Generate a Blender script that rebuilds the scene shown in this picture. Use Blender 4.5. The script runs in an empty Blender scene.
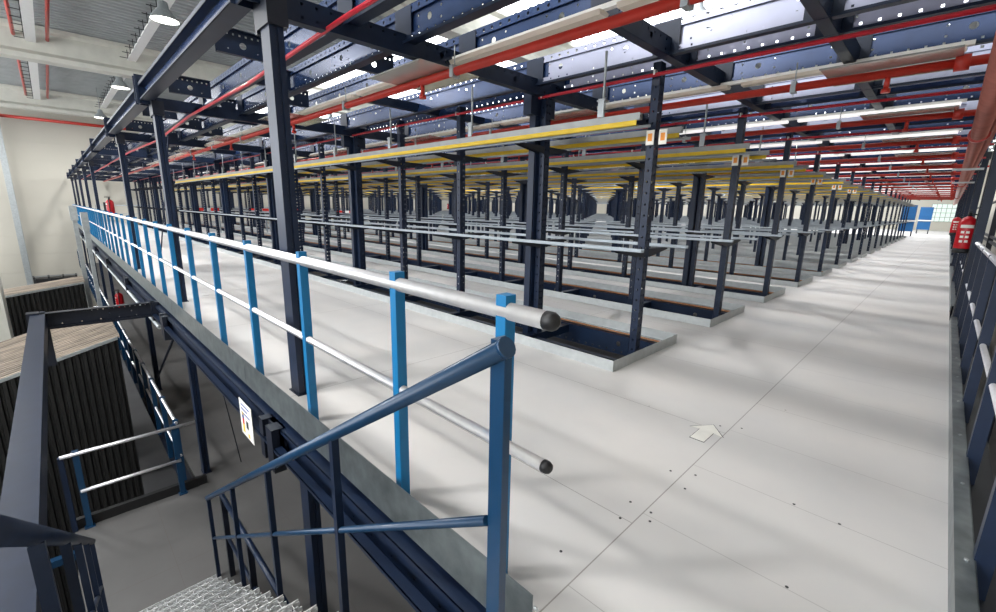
import bpy, math, random
from mathutils import Vector, Matrix
random.seed(7)
S = bpy.context.scene
COL = S.collection
PI = math.pi

# ------------------------------------------------------------------ materials
def lin(c):
    return tuple((v/255/12.92) if v/255 <= .04045 else ((v/255+.055)/1.055)**2.4 for v in c) + (1,)

def mat(name, rgb, rough=.5, metal=0., emit=None, strength=0., noise=.08, nscale=8., bump=0., spec=.5, stretch=None):
    m = bpy.data.materials.new(name); m.use_nodes = True
    nt = m.node_tree; b = nt.nodes['Principled BSDF']
    tc = nt.nodes.new('ShaderNodeTexCoord'); mp = nt.nodes.new('ShaderNodeMapping')
    nt.links.new(tc.outputs['Object'], mp.inputs[0])
    if stretch: mp.inputs['Scale'].default_value = stretch
    nz = nt.nodes.new('ShaderNodeTexNoise'); nz.inputs['Scale'].default_value = nscale; nz.inputs['Detail'].default_value = 4
    nt.links.new(mp.outputs[0], nz.inputs['Vector'])
    r = nt.nodes.new('ShaderNodeValToRGB'); c = lin(rgb)
    r.color_ramp.elements[0].position = .3; r.color_ramp.elements[1].position = .7
    r.color_ramp.elements[0].color = tuple(max(0, v*(1-noise)) for v in c[:3])+(1,)
    r.color_ramp.elements[1].color = tuple(min(1, v*(1+noise)) for v in c[:3])+(1,)
    nt.links.new(nz.outputs['Fac'], r.inputs[0]); nt.links.new(r.outputs[0], b.inputs['Base Color'])
    b.inputs['Roughness'].default_value = rough; b.inputs['Metallic'].default_value = metal
    b.inputs['Specular IOR Level'].default_value = spec
    if emit:
        b.inputs['Emission Color'].default_value = lin(emit); b.inputs['Emission Strength'].default_value = strength
    if bump:
        bp = nt.nodes.new('ShaderNodeBump'); bp.inputs['Strength'].default_value = bump; bp.inputs['Distance'].default_value = .01
        nt.links.new(nz.outputs['Fac'], bp.inputs['Height']); nt.links.new(bp.outputs[0], b.inputs['Normal'])
    return m

M = {}
M['navy'] = mat('navy_paint', (19, 33, 56), .42, 0, noise=.15, spec=.35)
M['navy2'] = mat('navy_gloss_paint', (20, 36, 60), .34, 0, noise=.15, spec=.35)
M['dark'] = mat('dark_navy_paint', (18, 24, 38), .45, noise=.15)
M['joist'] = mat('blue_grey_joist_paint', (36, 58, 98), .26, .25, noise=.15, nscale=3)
M['pale'] = mat('lamplit_joist_web', (166, 169, 190), .34, .3, noise=.08, nscale=3)  # lamp light on the blue joist webs, put into the colour
M['black'] = mat('black_rubber', (22, 22, 24), .5)
M['blue'] = mat('bright_blue_paint', (0, 108, 160), .4, noise=.04)
M['blue2'] = mat('deep_blue_paint', (14, 54, 86), .3, noise=.05)
M['alu'] = mat('aluminium_tube', (226, 226, 230), .38, .65, noise=.05, nscale=20)
M['galv'] = mat('galvanised_sheet', (168, 174, 176), .42, .55, noise=.12, nscale=14)
M['galvk'] = mat('galvanised_kerb', (176, 180, 180), .5, .3, noise=.08, nscale=14)
M['toe'] = mat('dull_zinc_sheet', (130, 138, 140), .36, .75, noise=.25, nscale=9)
M['rail'] = mat('zinc_rail', (160, 168, 174), .4, .5, noise=.08)
M['greyrail'] = mat('grey_track', (150, 152, 150), .4, .4, noise=.1)
M['yellow'] = mat('yellow_strip', (238, 200, 38), .5, noise=.05)
M['red'] = mat('red_pipe_paint', (186, 48, 36), .35, noise=.1)
M['thinred'] = mat('crimson_pipe_paint', (196, 32, 52), .35, noise=.1)
M['brown'] = mat('brown_red_pipe_paint', (168, 102, 90), .28, .1, noise=.12)
M['extred'] = mat('extinguisher_red', (190, 16, 30), .3, noise=.05)
M['plate'] = mat('off_white_shield', (206, 208, 196), .5, noise=.04)
M['shield'] = mat('bare_metal_shield', (214, 214, 206), .22, .6, noise=.08, nscale=5)
M['beige'] = mat('cream_housing', (226, 218, 204), .5, noise=.04)
M['white'] = mat('white_sheet', (235, 235, 232), .5, noise=.03)
M['lit'] = mat('lit_diffuser', (250, 250, 250), .5, emit=(255, 252, 250), strength=.75)
M['dayglass'] = mat('daylit_glass', (215, 228, 222), .4, emit=(215, 230, 222), strength=.4)
M['lamp'] = mat('lit_lamp_glass', (255, 255, 250), .5, emit=(255, 250, 238), strength=8)
M['wall'] = mat('cream_panel_wall', (196, 192, 180), .6, noise=.03, nscale=.4)
M['concrete'] = mat('pale_concrete', (208, 207, 196), .7, noise=.06, nscale=3, bump=.1)
M['roof'] = mat('roof_deck_steel', (170, 176, 176), .5, .3, noise=.1, nscale=2)
M['chip'] = mat('chipboard_edge', (176, 122, 84), .8, noise=.25, nscale=60)
M['ribs'] = mat('black_ribbed_sheet', (20, 20, 20), .55, noise=.2)
M['tops'] = mat('dusty_corrugated_lid', (132, 120, 106), .7, noise=.55, nscale=4, stretch=(3, .35, 1))
M['ground'] = mat('dark_ground', (70, 70, 72), .6, noise=.2, nscale=1)
M['card'] = mat('white_card', (236, 234, 226), .6)
M['orange'] = mat('orange_print', (236, 150, 60), .6)
M['printblue'] = mat('blue_print', (60, 80, 150), .6)
M['printred'] = mat('red_print', (200, 50, 50), .6)
M['rw'] = mat('red_board', (225, 45, 35), .5)
M['farblue'] = mat('far_blue_panel', (18, 92, 150), .5)
M['brick'] = mat('dark_steel', (40, 42, 44), .5)

def grating():
    m = mat('serrated_grating', (236, 238, 238), .3, .3, noise=.3, nscale=40)
    return m
M['grate'] = grating()

def floor_mat(name, base, dark):
    m = bpy.data.materials.new(name); m.use_nodes = True
    nt = m.node_tree; N = nt.nodes; L = nt.links; b = N['Principled BSDF']
    geo = N.new('ShaderNodeNewGeometry'); sp = N.new('ShaderNodeSeparateXYZ'); L.new(geo.outputs['Position'], sp.inputs[0])
    def mth(op, a, bb=None, c=None):
        n = N.new('ShaderNodeMath'); n.operation = op
        for i, v in enumerate((a, bb, c)):
            if v is None: continue
            if isinstance(v, (int, float)): n.inputs[i].default_value = v
            else: L.new(v, n.inputs[i])
        return n.outputs[0]
    X, Y = sp.outputs[0], sp.outputs[1]
    def line(co, phase, per, w):
        f = mth('FRACT', mth('DIVIDE', mth('SUBTRACT', co, phase - per/2), per))
        d = mth('MULTIPLY', mth('ABSOLUTE', mth('SUBTRACT', f, .5)), per)
        return mth('LESS_THAN', d, w)
    right = mth('GREATER_THAN', X, -.78)
    l1 = line(X, -.78, 2.4, .0028)
    l2 = mth('MULTIPLY', mth('MULTIPLY', line(Y, 1.77, 1.17, .0022), right), .5)
    l2b = mth('MULTIPLY', mth('MULTIPLY', line(Y, 2.355, 1.17, .0018), right), .7)
    l3 = mth('MULTIPLY', line(Y, 1.67, 1.2, .002), mth('SUBTRACT', 1, right))
    ln = mth('MAXIMUM', mth('MAXIMUM', l1, l2), mth('MAXIMUM', l2b, l3))
    nz = N.new('ShaderNodeTexNoise'); nz.inputs['Scale'].default_value = 1.1; nz.inputs['Detail'].default_value = 5; L.new(geo.outputs['Position'], nz.inputs['Vector'])
    n2 = N.new('ShaderNodeTexNoise'); n2.inputs['Scale'].default_value = 5; n2.inputs['Detail'].default_value = 3; L.new(geo.outputs['Position'], n2.inputs['Vector'])
    r = N.new('ShaderNodeValToRGB'); L.new(nz.outputs['Fac'], r.inputs[0])
    r.color_ramp.elements[0].position = .3; r.color_ramp.elements[1].position = .75
    r.color_ramp.elements[0].color = lin(dark); r.color_ramp.elements[1].color = lin(base)
    # small dark screw heads and debris specks
    vo = N.new('ShaderNodeTexVoronoi'); vo.inputs['Scale'].default_value = 2.6; L.new(geo.outputs['Position'], vo.inputs['Vector'])
    speck = mth('LESS_THAN', vo.outputs['Distance'], .016)
    mk = mth('MINIMUM', mth('ADD', mth('MULTIPLY', ln, .55), mth('MULTIPLY', speck, .75)), 1)
    mx = N.new('ShaderNodeMixRGB'); L.new(mk, mx.inputs[0]); L.new(r.outputs[0], mx.inputs[1]); mx.inputs[2].default_value = lin((78, 66, 58))
    L.new(mx.outputs[0], b.inputs['Base Color'])
    rr = N.new('ShaderNodeMapRange'); rr.inputs[3].default_value = .5; rr.inputs[4].default_value = .65
    L.new(n2.outputs['Fac'], rr.inputs[0]); L.new(rr.outputs[0], b.inputs['Roughness'])
    return m
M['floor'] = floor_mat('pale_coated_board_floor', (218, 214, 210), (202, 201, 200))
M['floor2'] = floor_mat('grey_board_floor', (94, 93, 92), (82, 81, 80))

# ------------------------------------------------------------------ mesh builder
class MB:
    def __init__(s): s.v = []; s.f = []; s.mi = []; s.m = 0; s.sm = []
    def face(s, idx, smooth=False): s.f.append(idx); s.mi.append(s.m); s.sm.append(smooth)
    def box(s, x0, x1, y0, y1, z0, z1):
        b = len(s.v)
        s.v += [(x, y, z) for z in (z0, z1) for y in (y0, y1) for x in (x0, x1)]
        for q in ((0, 2, 3, 1), (4, 5, 7, 6), (0, 1, 5, 4), (2, 6, 7, 3), (0, 4, 6, 2), (1, 3, 7, 5)): s.face([b+i for i in q])
        return s
    def obox(s, c, ax, ay, az):
        """box about centre c with half-vectors"""
        c, ax, ay, az = map(Vector, (c, ax, ay, az)); b = len(s.v)
        s.v += [tuple(c+i*ax+j*ay+k*az) for k in (-1, 1) for j in (-1, 1) for i in (-1, 1)]
        for q in ((0, 2, 3, 1), (4, 5, 7, 6), (0, 1, 5, 4), (2, 6, 7, 3), (0, 4, 6, 2), (1, 3, 7, 5)): s.face([b+i for i in q])
        return s
    def tube(s, pts, r, n=10, caps=True, dome=0.):
        pts = [Vector(p) for p in pts]; b = len(s.v); K = len(pts)
        rs = r if isinstance(r, (list, tuple)) else [r]*K
        for i, p in enumerate(pts):
            d = (pts[min(i+1, K-1)]-pts[max(i-1, 0)]).normalized()
            a = Vector((0, 0, 1)) if abs(d.z) < .9 else Vector((1, 0, 0))
            u = d.cross(a).normalized(); w = u.cross(d)
            for j in range(n):
                t = 2*PI*j/n; s.v.append(tuple(p+(u*math.cos(t)+w*math.sin(t))*rs[i]))
        for i in range(K-1):
            for j in range(n):
                s.face([b+i*n+j, b+i*n+(j+1) % n, b+(i+1)*n+(j+1) % n, b+(i+1)*n+j], True)
        if caps:
            s.face([b+j for j in range(n)][::-1]); s.face([b+(K-1)*n+j for j in range(n)])
        return s
    def prism(s, prof, axis, a, b_, closed=True):
        """profile [(p,q)] extruded along axis from a to b_"""
        n = len(prof); b = len(s.v)
        for t in (a, b_):
            for p, q in prof:
                s.v.append((t, p, q) if axis == 'x' else (p, t, q) if axis == 'y' else (p, q, t))
        for i in range(n if closed else n-1):
            j = (i+1) % n; s.face([b+i, b+j, b+n+j, b+n+i])
        if closed: s.face(list(range(b, b+n))[::-1]); s.face(list(range(b+n, b+2*n)))
        return s
    def plate(s, org, U, V, L_, H, small=(), big=(), t=.003):
        """sheet L_ x H at org spanned by unit U,V with square holes (u,v,half) and round holes (u,v,r)"""
        org, U, V = Vector(org), Vector(U), Vector(V); Nn = U.cross(V).normalized()*t
        for off in (Vector((0, 0, 0)), Nn):
            P = lambda u, v: tuple(org+U*u+V*v+off)
            cuts = {0., L_}
            for (u, v, h) in list(small)+[(u, v, r*1.15) for u, v, r in big]:
                cuts.add(max(0, u-h)); cuts.add(min(L_, u+h))
            cuts = sorted(cuts)
            for a, b in zip(cuts, cuts[1:]):
                if b-a < 1e-5: continue
                mid = (a+b)/2
                hs = sorted([(v-h, v+h) for (u, v, h) in list(small)+[(u, v, r*1.15) for u, v, r in big] if u-h < mid < u+h])
                z = 0.
                for h0, h1 in hs+[(H, H)]:
                    if h0-z > 1e-5:
                        k = len(s.v); s.v += [P(a, z), P(b, z), P(b, h0), P(a, h0)]; s.face([k, k+1, k+2, k+3])
                    z = max(z, h1)
            for (u, v, r) in big:
                n = 16; k = len(s.v); q = r*1.15
                for j in range(n):
                    t_ = 2*PI*j/n; c, d = math.cos(t_), math.sin(t_); mx = max(abs(c), abs(d))
                    s.v.append(P(u+r*c, v+r*d)); s.v.append(P(u+q*c/mx, v+q*d/mx))
                for j in range(n):
                    j2 = (j+1) % n; s.face([k+2*j, k+2*j+1, k+2*j2+1, k+2*j2])
        return s
    def build(s, name, mats, parent=None, loc=(0, 0, 0), label=None):
        me = bpy.data.meshes.new(name); me.from_pydata(s.v, [], s.f); 
        for m in (mats if isinstance(mats, (list, tuple)) else [mats]): me.materials.append(m)
        me.polygons.foreach_set('material_index', s.mi); me.polygons.foreach_set('use_smooth', s.sm); me.update()
        o = bpy.data.objects.new(name, me); COL.objects.link(o); o.location = loc
        if parent is not None: o.parent = parent
        if label: o['label'] = label
        return o

def box(name, m, dims, parent=None, **k): return MB().box(*dims).build(name, m, parent, **k)
def tag(o, label, cat, group=None):
    o['label'] = label; o['category'] = cat
    if group: o['group'] = group
    return o
def thing(name, label, cat, loc=(0, 0, 0), group=None):
    o = bpy.data.objects.new(name, None); COL.objects.link(o); o.location = loc; o.empty_display_size = .2
    return tag(o, label, cat, group)
def struct(o): o['kind'] = 'structure'; return o
def inst(src, parent=None, loc=None, name=None):
    c = src.copy(); COL.objects.link(c); c.parent = parent
    if loc is not None: c.location = loc
    for ch in [x for x in list(src.children)]:
        d = ch.copy(); COL.objects.link(d); d.parent = c
        for g in list(ch.children):
            e = g.copy(); COL.objects.link(e); e.parent = d
    return c
ORD = ['', 'first', 'second', 'third', 'fourth', 'fifth', 'sixth', 'seventh', 'eighth', 'ninth', 'tenth', 'eleventh', 'twelfth', 'thirteenth', 'fourteenth', 'fifteenth', 'sixteenth', 'seventeenth', 'eighteenth', 'nineteenth', 'twentieth', 'twenty-first', 'twenty-second']

# ------------------------------------------------------------------ layout numbers (metres, deck surface z = 0)
NROW = 17; Y0 = 3.94; PY = 2.26; HW = .645        # rack rows
XE = -1.85; XL = -36.5                            # ends of the rack pits
XR = .235                                         # right deck edge
YE = .98                                          # front deck edge
XW = -39.4; YB = 66.; XRW = 1.75                  # hall walls
LZ = -2.7; GZ = -5.6; RZ = 7.15
BAY = 4.25; X0 = -3.26; UP = BAY/3
rowy = [Y0+PY*k for k in range(NROW)]

# ------------------------------------------------------------------ floor slabs
def slabs(z0, z1, m):
    b = MB()
    def sl(x0, x1, y0, y1):
        b.m = 0; k = len(b.f); b.box(x0, x1, y0, y1, z0, z1)
        for i in (0, 2, 3, 4, 5): b.mi[k+i] = 1
    sl(XL, XR, YE, rowy[0]-HW)
    for k in range(NROW):
        sl(XE, XR, rowy[k]-HW, rowy[k]+HW)
        y1 = rowy[k+1]-HW if k < NROW-1 else YB
        sl(XL, XR, rowy[k]+HW, y1)
    sl(XW, XL, YE, YB)
    return b
struct(slabs(-.038, 0, None).build('floor', [M['floor'], M['chip']]))
struct(MB().box(XW, 1.6, -.34, YB, LZ-.04, LZ).build('floor', M['floor2'])) if False else None
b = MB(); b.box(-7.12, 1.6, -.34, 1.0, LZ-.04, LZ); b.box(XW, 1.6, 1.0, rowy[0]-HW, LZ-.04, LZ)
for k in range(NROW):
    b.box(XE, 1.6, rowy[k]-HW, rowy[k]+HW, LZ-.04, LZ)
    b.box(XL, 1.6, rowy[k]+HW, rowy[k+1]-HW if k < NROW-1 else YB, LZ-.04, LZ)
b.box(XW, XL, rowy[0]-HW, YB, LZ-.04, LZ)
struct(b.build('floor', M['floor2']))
struct(MB().box(XW, XRW, -9, YB, GZ-.1, GZ).build('floor', M['ground']))
# stair head landing under the camera
b = MB(); b.box(-.75, XR, -.6, YE-.02, -.04, 0); struct(b.build('floor', M['grate']))

# ------------------------------------------------------------------ hall shell
def panel_wall(fix, a, b_, z0, z1, seams_z, axis):
    m = MB()
    zs = [z0]+[z for z in seams_z if z0 < z < z1]+[z1]
    for i, (p, q) in enumerate(zip(zs, zs[1:])):
        if axis == 'x': m.box(fix-.08, fix, a, b_, p+.012, q-.004)
        else: m.box(a, b_, fix, fix+.08, p+.012, q-.004)
    if axis == 'x': m.box(fix-.12, fix-.03, a, b_, z0, z1)
    else: m.box(a, b_, fix+.03, fix+.12, z0, z1)
    return m
sz = [GZ+1.1*i+.35 for i in range(14)]
struct(panel_wall(XW, -9, YB, GZ, RZ, sz, 'x').build('wall_left', M['wall']))
struct(panel_wall(YB, XW, XRW, GZ, RZ, sz, 'y').build('wall_back', M['wall']))
o = panel_wall(XRW+.1, -9, YB, GZ, RZ, sz, 'x').build('wall_right', M['wall']); struct(o)
struct(panel_wall(-9.1, XW, XRW, GZ, 1.0, sz, 'y').build('wall_front', M['wall']))
struct(panel_wall(-9.1, XW, XRW, 6.9, RZ, [], 'y').build('wall_front', M['wall']))
b = MB()
for i in range(22): b.box(XW+.05+1.95*i-.04, XW+.05+1.95*i+.04, -9.1, -9.0, 1.0, 6.9)
struct(b.build('added_fill_window', M['greyrail']))  # unseen window band in the front wall, added as soft fill light
# far window, frame + panes
wf = MB()
for i in range(6): wf.box(-1.5+i*.38-.02, -1.5+i*.38+.02, YB-.06, YB-.01, .95, 2.75)
for i in range(5): wf.box(-1.5, .42, YB-.06, YB-.01, .95+i*.45-.02, .95+i*.45+.02)
w = struct(wf.build('window_1', M['greyrail']))
MB().box(-1.5, .4, YB-.03, YB-.02, .95, 2.75).build('pane', M['dayglass'], w)

# roof: trapezoid sheet, ribs along y, with skylight bands
def roof_band(x0, x1, y0, y1):
    m = MB(); p = .3; n = int((x1-x0)/p); prof = []
    for i in range(n):
        x = x0+i*p; prof += [(x, RZ), (x+.12, RZ), (x+.15, RZ+.07), (x+.27, RZ+.07)]
    prof.append((x1, RZ)); m.prism(prof, 'y', y0, y1, closed=False)
    return m
SKY = [(9.5, 10.9)]+[(9.3+4.52*i, 11.3+4.52*i) for i in range(1, 12)]
SX0, SX1 = -34, -.6
b = roof_band(XW, XRW, -9.2, SKY[0][0])
for i, (a, c) in enumerate(SKY):
    b2 = roof_band(XW, SX0, a, c); off = len(b.v); b.v += b2.v; b.f += [[q+off for q in f] for f in b2.f]; b.mi += b2.mi; b.sm += b2.sm
    b2 = roof_band(SX1, XRW, a, c); off = len(b.v); b.v += b2.v; b.f += [[q+off for q in f] for f in b2.f]; b.mi += b2.mi; b.sm += b2.sm
    e = SKY[i+1][0] if i+1 < len(SKY) else YB
    b2 = roof_band(XW, XRW, c, e); off = len(b.v); b.v += b2.v; b.f += [[q+off for q in f] for f in b2.f]; b.mi += b2.mi; b.sm += b2.sm
struct(b.build('ceiling', M['roof']))

# concrete roof girders (I section) along y
for i, (x, nm) in enumerate(((-23.2, 'nearer of the two seen at upper left'), (-35.8, 'farther one seen before the far wall'), (-10.6, 'above the blue railing, seen between joists'), (2.9, ''))):
    if x > XRW: continue
    z0, z1 = 6.03, 7.13
    prof = [(x-.28, z0), (x+.28, z0), (x+.28, z0+.16), (x+.1, z0+.3), (x+.1, z1-.2), (x+.22, z1-.12), (x+.22, z1), (x-.22, z1), (x-.22, z1-.12), (x-.1, z1-.2), (x-.1, z0+.3), (x-.28, z0+.16)]
    tag(MB().prism(prof, 'y', -8.9, YB-.2).build('roof_girder', M['concrete']), 'pale concrete roof girder under the roof sheet, '+nm, 'beam', 'concrete roof girders')

# ------------------------------------------------------------------ upright and profiles
UZ0, UZ1 = -.42, 2.64
def upright_mesh():
    m = MB(); w, d = .07, .09; H = UZ1-UZ0
    slots = [(z+.03, d/2-.022, .011) for z in [i*.075 for i in range(int(H/.075))]]+[(z+.03, d/2+.022, .011) for z in [i*.075 for i in range(int(H/.075))]]
    m.plate((w/2, -d/2, UZ0), (0, 0, 1), (0, 1, 0), H, d, small=slots)              # +x face slotted
    dots = [(i*.1+.06, w/2, .009) for i in range(int(H/.1))]
    m.plate((-w/2, -d/2, UZ0), (0, 0, 1), (1, 0, 0), H, w, small=dots)              # -y face
    m.plate((-w/2, d/2-.003, UZ0), (0, 0, 1), (1, 0, 0), H, w, small=dots)
    m.plate((-w/2, -d/2, UZ0), (0, 0, 1), (0, 1, 0), H, .025); m.plate((-w/2, d/2-.025, UZ0), (0, 0, 1), (0, 1, 0), H, .025)
    return m
def arm_mesh(z):
    """double triangular bracket carrying the rails at +-.4"""
    m = MB()
    for s in (-1, 1):
        for x in (-.038, .035):
            k = len(m.v)
            m.v += [(x, s*.045, z), (x, s*.44, z), (x, s*.44, z-.015), (x, s*.045, z-.065), (x+.003, s*.045, z), (x+.003, s*.44, z), (x+.003, s*.44, z-.018), (x+.003, s*.045, z-.08)]
            for q in ((0, 1, 2, 3), (7, 6, 5, 4), (0, 4, 5, 1), (1, 5, 6, 2), (2, 6, 7, 3), (3, 7, 4, 0)): m.face([k+i for i in q])
        m.box(-.03, .03, min(s*.045, s*.44), max(s*.045, s*.44), z-.003, z)
    return m
U = upright_mesh().build('upright', M['navy'])
ARM1 = arm_mesh(1.03).build('bracket', M['dark']); ARM2 = arm_mesh(2.045).build('bracket', M['dark'])
FOOT = MB().box(-.045, .045, -.58, .58, -.066, -.06).box(-.045, -.04, -.58, .58, -.16, -.066).box(.04, .045, -.58, .58, -.16, -.066).box(-.03, .03, -.05, .05, -.16, -.066).build('foot_beam', M['navy2'])
THICK = MB().box(-.135, -.05, -.11, .11, -.42, 2.62).box(-.05, -.042, -.09, .09, -.42, 2.62)
THICK.box(-.15, -.04, -.2, .2, 2.36, 2.62).box(-.15, -.04, -.15, .15, -.3, -.1)
THICK = THICK.build('structural_post', M['navy'])
PITS = {}
def hide_proto(o): o.location = (0, 0, 0)

def rods(xs, y):
    m = MB()
    for x in xs:
        m.tube([(x, y, 2.2), (x, y, 2.7)], .011, 6)
        m.box(x-.03, x+.03, y-.035, y-.03, 2.17, 2.32)
        m.box(x-.04, x+.04, y-.04, y+.03, 2.3, 2.31)
    return m
def xchan(m, x0, x1, y, z, w, h):   # C channel open upwards
    m.box(x0, x1, y-w/2, y+w/2, z, z+.004); m.box(x0, x1, y-w/2, y-w/2+.004, z, z+h); m.box(x0, x1, y+w/2-.004, y+w/2, z, z+h)
    return m
side = ['nearest the blue railing', 'behind the nearest row']
for k, y in enumerate(rowy):
    xl = -21. if k == 0 else XL+.4
    root = thing('garment_rack', f'navy garment rack row with yellow-edged top rail, {ORD[k+1]} row from the blue railing', 'rack', (0, y, 0), 'rack rows on the deck')
    for i in range(25):
        x = (-2.0 if i == 0 else X0-(i-1)*UP)
        if x < XL+.3: break
        z_, c = (x, 0, 0), None
        if k == 0 and i == 0: c = U; c.parent = root; c.location = z_
        else: c = inst(U, root, z_) if k == 0 or True else None
        if k < 7 or i < 14:
            for src in (ARM1, ARM2):
                if i == 0 and src is ARM2: continue
                if k == 0 and i == (0 if src is ARM1 else 1): src.parent = root; src.location = z_
                else: inst(src, root, z_)
        if k < 5:
            if k == 0 and i == 0: FOOT.parent = root; FOOT.location = z_
            else: inst(FOOT, root, z_)
        if k % 2 == 0 and i % 3 == 1:
            if k == 0 and i == 1: THICK.parent = root; THICK.location = z_
            else: inst(THICK, root, z_)
    # mid height rails
    for s in (-1, 1):
        b = MB(); xchan(b, xl, -1.8+(.05 if s > 0 else 0), s*.4, 1.03, .05, .03); b.build('shelf_rail', M['rail'], root)
    # top tracks: grey channel, yellow strip, lower tube
    for s in (-1, 1):
        b = MB(); xe = -1.92 if k == 0 else -1.76
        c_ = s*.4
        b.box(xl, xe, c_-.018, c_+.018, 2.14, 2.144); b.box(xl, xe, c_-.022, c_-.018, 2.112, 2.168); b.box(xl, xe, c_+.018, c_+.022, 2.112, 2.168)
        tr = b.build('top_track', M['greyrail'], root)
        if s < 0: MB().box(xl, xe-.03, c_-.018, c_-.014, 2.072, 2.116).box(xl, xe-.03, c_-.018, c_+.012, 2.07, 2.074).build('yellow_strip', M['yellow'], tr)
        else: MB().box(xl, xe-.03, c_+.01, c_+.014, 2.072, 2.116).box(xl, xe-.03, c_-.012, c_+.014, 2.07, 2.074).build('yellow_strip', M['yellow'], tr, label='yellow strip facing the aisle behind')
        MB().tube([(xl, s*.4-.03, 2.05), (xe+.1, s*.4-.03, 2.05)], .013, 8).build('hanging_tube', M['rail'], root)
    if k < 8:
        xs = [-2.29-1.72*j for j in range(12 if k == 0 else 18)]
        for x in xs:
            rods([x], -.4).build('hanger_rod', M['galv'], root)
    # cards at the aisle end
    if k < 6:
        for cx, cy, r in ((-2.0, -.052, 0), (-1.892, -.03, 1)):
            o = MB().box(-.037, .037, -.002, .002, -.062, .062).build('label_card', M['card'], root, label='white card with an orange print')
            o.location = (cx, cy-.01, 2.02)
            MB().box(-.02, .02, -.003, -.002, -.03, .034).build('print', M['orange'], o)
    # floor pit: kerb, pit beams
    kf = thing('kerb_frame', f'galvanised upstand frame around the floor opening of the {ORD[k+1]} rack row', 'frame', (0, y, 0), 'galvanised frames around the floor openings')
    b = MB(); h = .1
    b.box(XL, XE, -HW, -HW+.003, 0, h).box(XL, XE, HW-.003, HW, -.0, h).box(XE-.003, XE, -HW, HW, 0, h).box(XL, XL+.003, -HW, HW, 0, h)
    b.box(XL, XE, HW-.05, HW-.003, -.002, .001).box(XL, XE, -HW+.003, -HW+.03, -.002, .001)
    b.build('upstand', M['galvk'], kf)
    if k < 8:
        pb = thing('pit_beams', f'navy perforated deck beams inside the floor opening of the {ORD[k+1]} rack row', 'beam', (0, y, 0), 'deck beams inside the openings')
        for s in (-1, 1):
            b = MB(); yy = s*(HW-.06)
            n = 32; L_ = (XE-XL)
            hs = [(.05+.1*i, .03, .009) for i in range(int(L_/.1))] if k < 3 else []
            bg = [(.7+.9*i, .12, .03) for i in range(int(L_/.9))] if k < 3 else []
            b.plate((XL, yy, -.27), (1, 0, 0), (0, 0, 1), L_, .22, small=hs, big=bg)
            b.box(XL, XE, min(yy, yy+s*.05), max(yy, yy+s*.05), -.274, -.27); b.box(XL, XE, min(yy, yy+s*.05), max(yy, yy+s*.05), -.05, -.046)
            b.build('side_beam', M['navy2'], pb)
        b = MB()
        for s in (-1,):
            hs = [(.05+.1*i, .02, .009) for i in range(int((XE-XL)/.1))] if k < 2 else []
            b.plate((XL, -.33, -.2), (1, 0, 0), (0, 0, 1), XE-XL, .12, small=hs)
            b.box(XL, XE, -.33, -.26, -.073, -.07); b.box(XL, XE, -.33, -.26, -.203, -.2); b.box(XL, XE, -.1, -.04, -.103, -.1); b.box(XL, XE, -.1, -.095, -.2, -.1)
        b.build('middle_beam', M['navy'], pb)

# ------------------------------------------------------------------ ceiling steel: joists along x
JZ = 2.63
def joist(x0, x1, perf=1):
    m = MB(); L_ = x1-x0; H = .25
    sm = [(.05+.1*i, .03, .008) for i in range(int(L_/.1))] if perf else []
    m.plate((x0, 0, JZ), (1, 0, 0), (0, 0, 1), L_, .05, small=sm if perf == 1 else [])
    sm2 = [(.05+.1*i, .03, .011) for i in range(int(L_/.1))] if perf else []
    m.plate((x0, 0, JZ+H-.06), (1, 0, 0), (0, 0, 1), L_, .06, small=sm2)
    c = []; bg = []; t = .35
    while t < L_:
        bg.append((t, .075, .026))
        if perf == 1:
            for du in (-.14, .14):
                for dv in (.035, .11): c.append((t+du, dv, .008))
        t += .71
    if not perf: bg = []
    m.plate((x0, .022, JZ+.05), (1, 0, 0), (0, 0, 1), L_, H-.11, small=c, big=bg)
    m.box(x0, x1, 0, .025, JZ+.047, JZ+.05); m.box(x0, x1, 0, .025, JZ+H-.06, JZ+H-.057)
    m.m = 1
    m.box(x0, x1, -.045, .07, JZ-.003, JZ); m.box(x0, x1, -.045, -.042, JZ-.02, JZ); m.box(x0, x1, 0, .07, JZ+H, JZ+H+.003); m.box(x0, x1, -.003, 0, JZ, JZ+.012)
    for xc in (-.8, -1.86, X0, X0-BAY, X0-2*BAY, X0-3*BAY):   # navy plates colouring in the dimmer, less lit web ends
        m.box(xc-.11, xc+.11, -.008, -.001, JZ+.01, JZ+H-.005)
    return m
JX0, JX1 = -38.8, .3
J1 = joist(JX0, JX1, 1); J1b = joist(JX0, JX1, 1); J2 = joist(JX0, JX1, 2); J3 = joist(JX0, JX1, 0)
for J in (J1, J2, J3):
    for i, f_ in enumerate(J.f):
        if J.mi[i] == 0 and J.v[f_[0]][0] < X0: J.mi[i] = 2  # only webs on the aisle side keep the painted lamplit tone
jm = {}
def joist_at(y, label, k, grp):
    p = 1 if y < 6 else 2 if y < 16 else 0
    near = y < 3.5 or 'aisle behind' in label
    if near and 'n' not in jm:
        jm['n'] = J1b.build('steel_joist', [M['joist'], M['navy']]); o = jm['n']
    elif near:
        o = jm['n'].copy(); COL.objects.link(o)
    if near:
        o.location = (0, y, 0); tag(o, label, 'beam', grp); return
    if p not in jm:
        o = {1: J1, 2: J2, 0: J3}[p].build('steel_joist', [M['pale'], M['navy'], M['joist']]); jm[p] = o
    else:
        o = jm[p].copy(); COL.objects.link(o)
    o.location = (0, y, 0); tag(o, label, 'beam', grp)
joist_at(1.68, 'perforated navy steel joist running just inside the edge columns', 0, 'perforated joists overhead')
joist_at(2.16, 'perforated navy steel joist above the front walkway', 0, 'perforated joists overhead')
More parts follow.
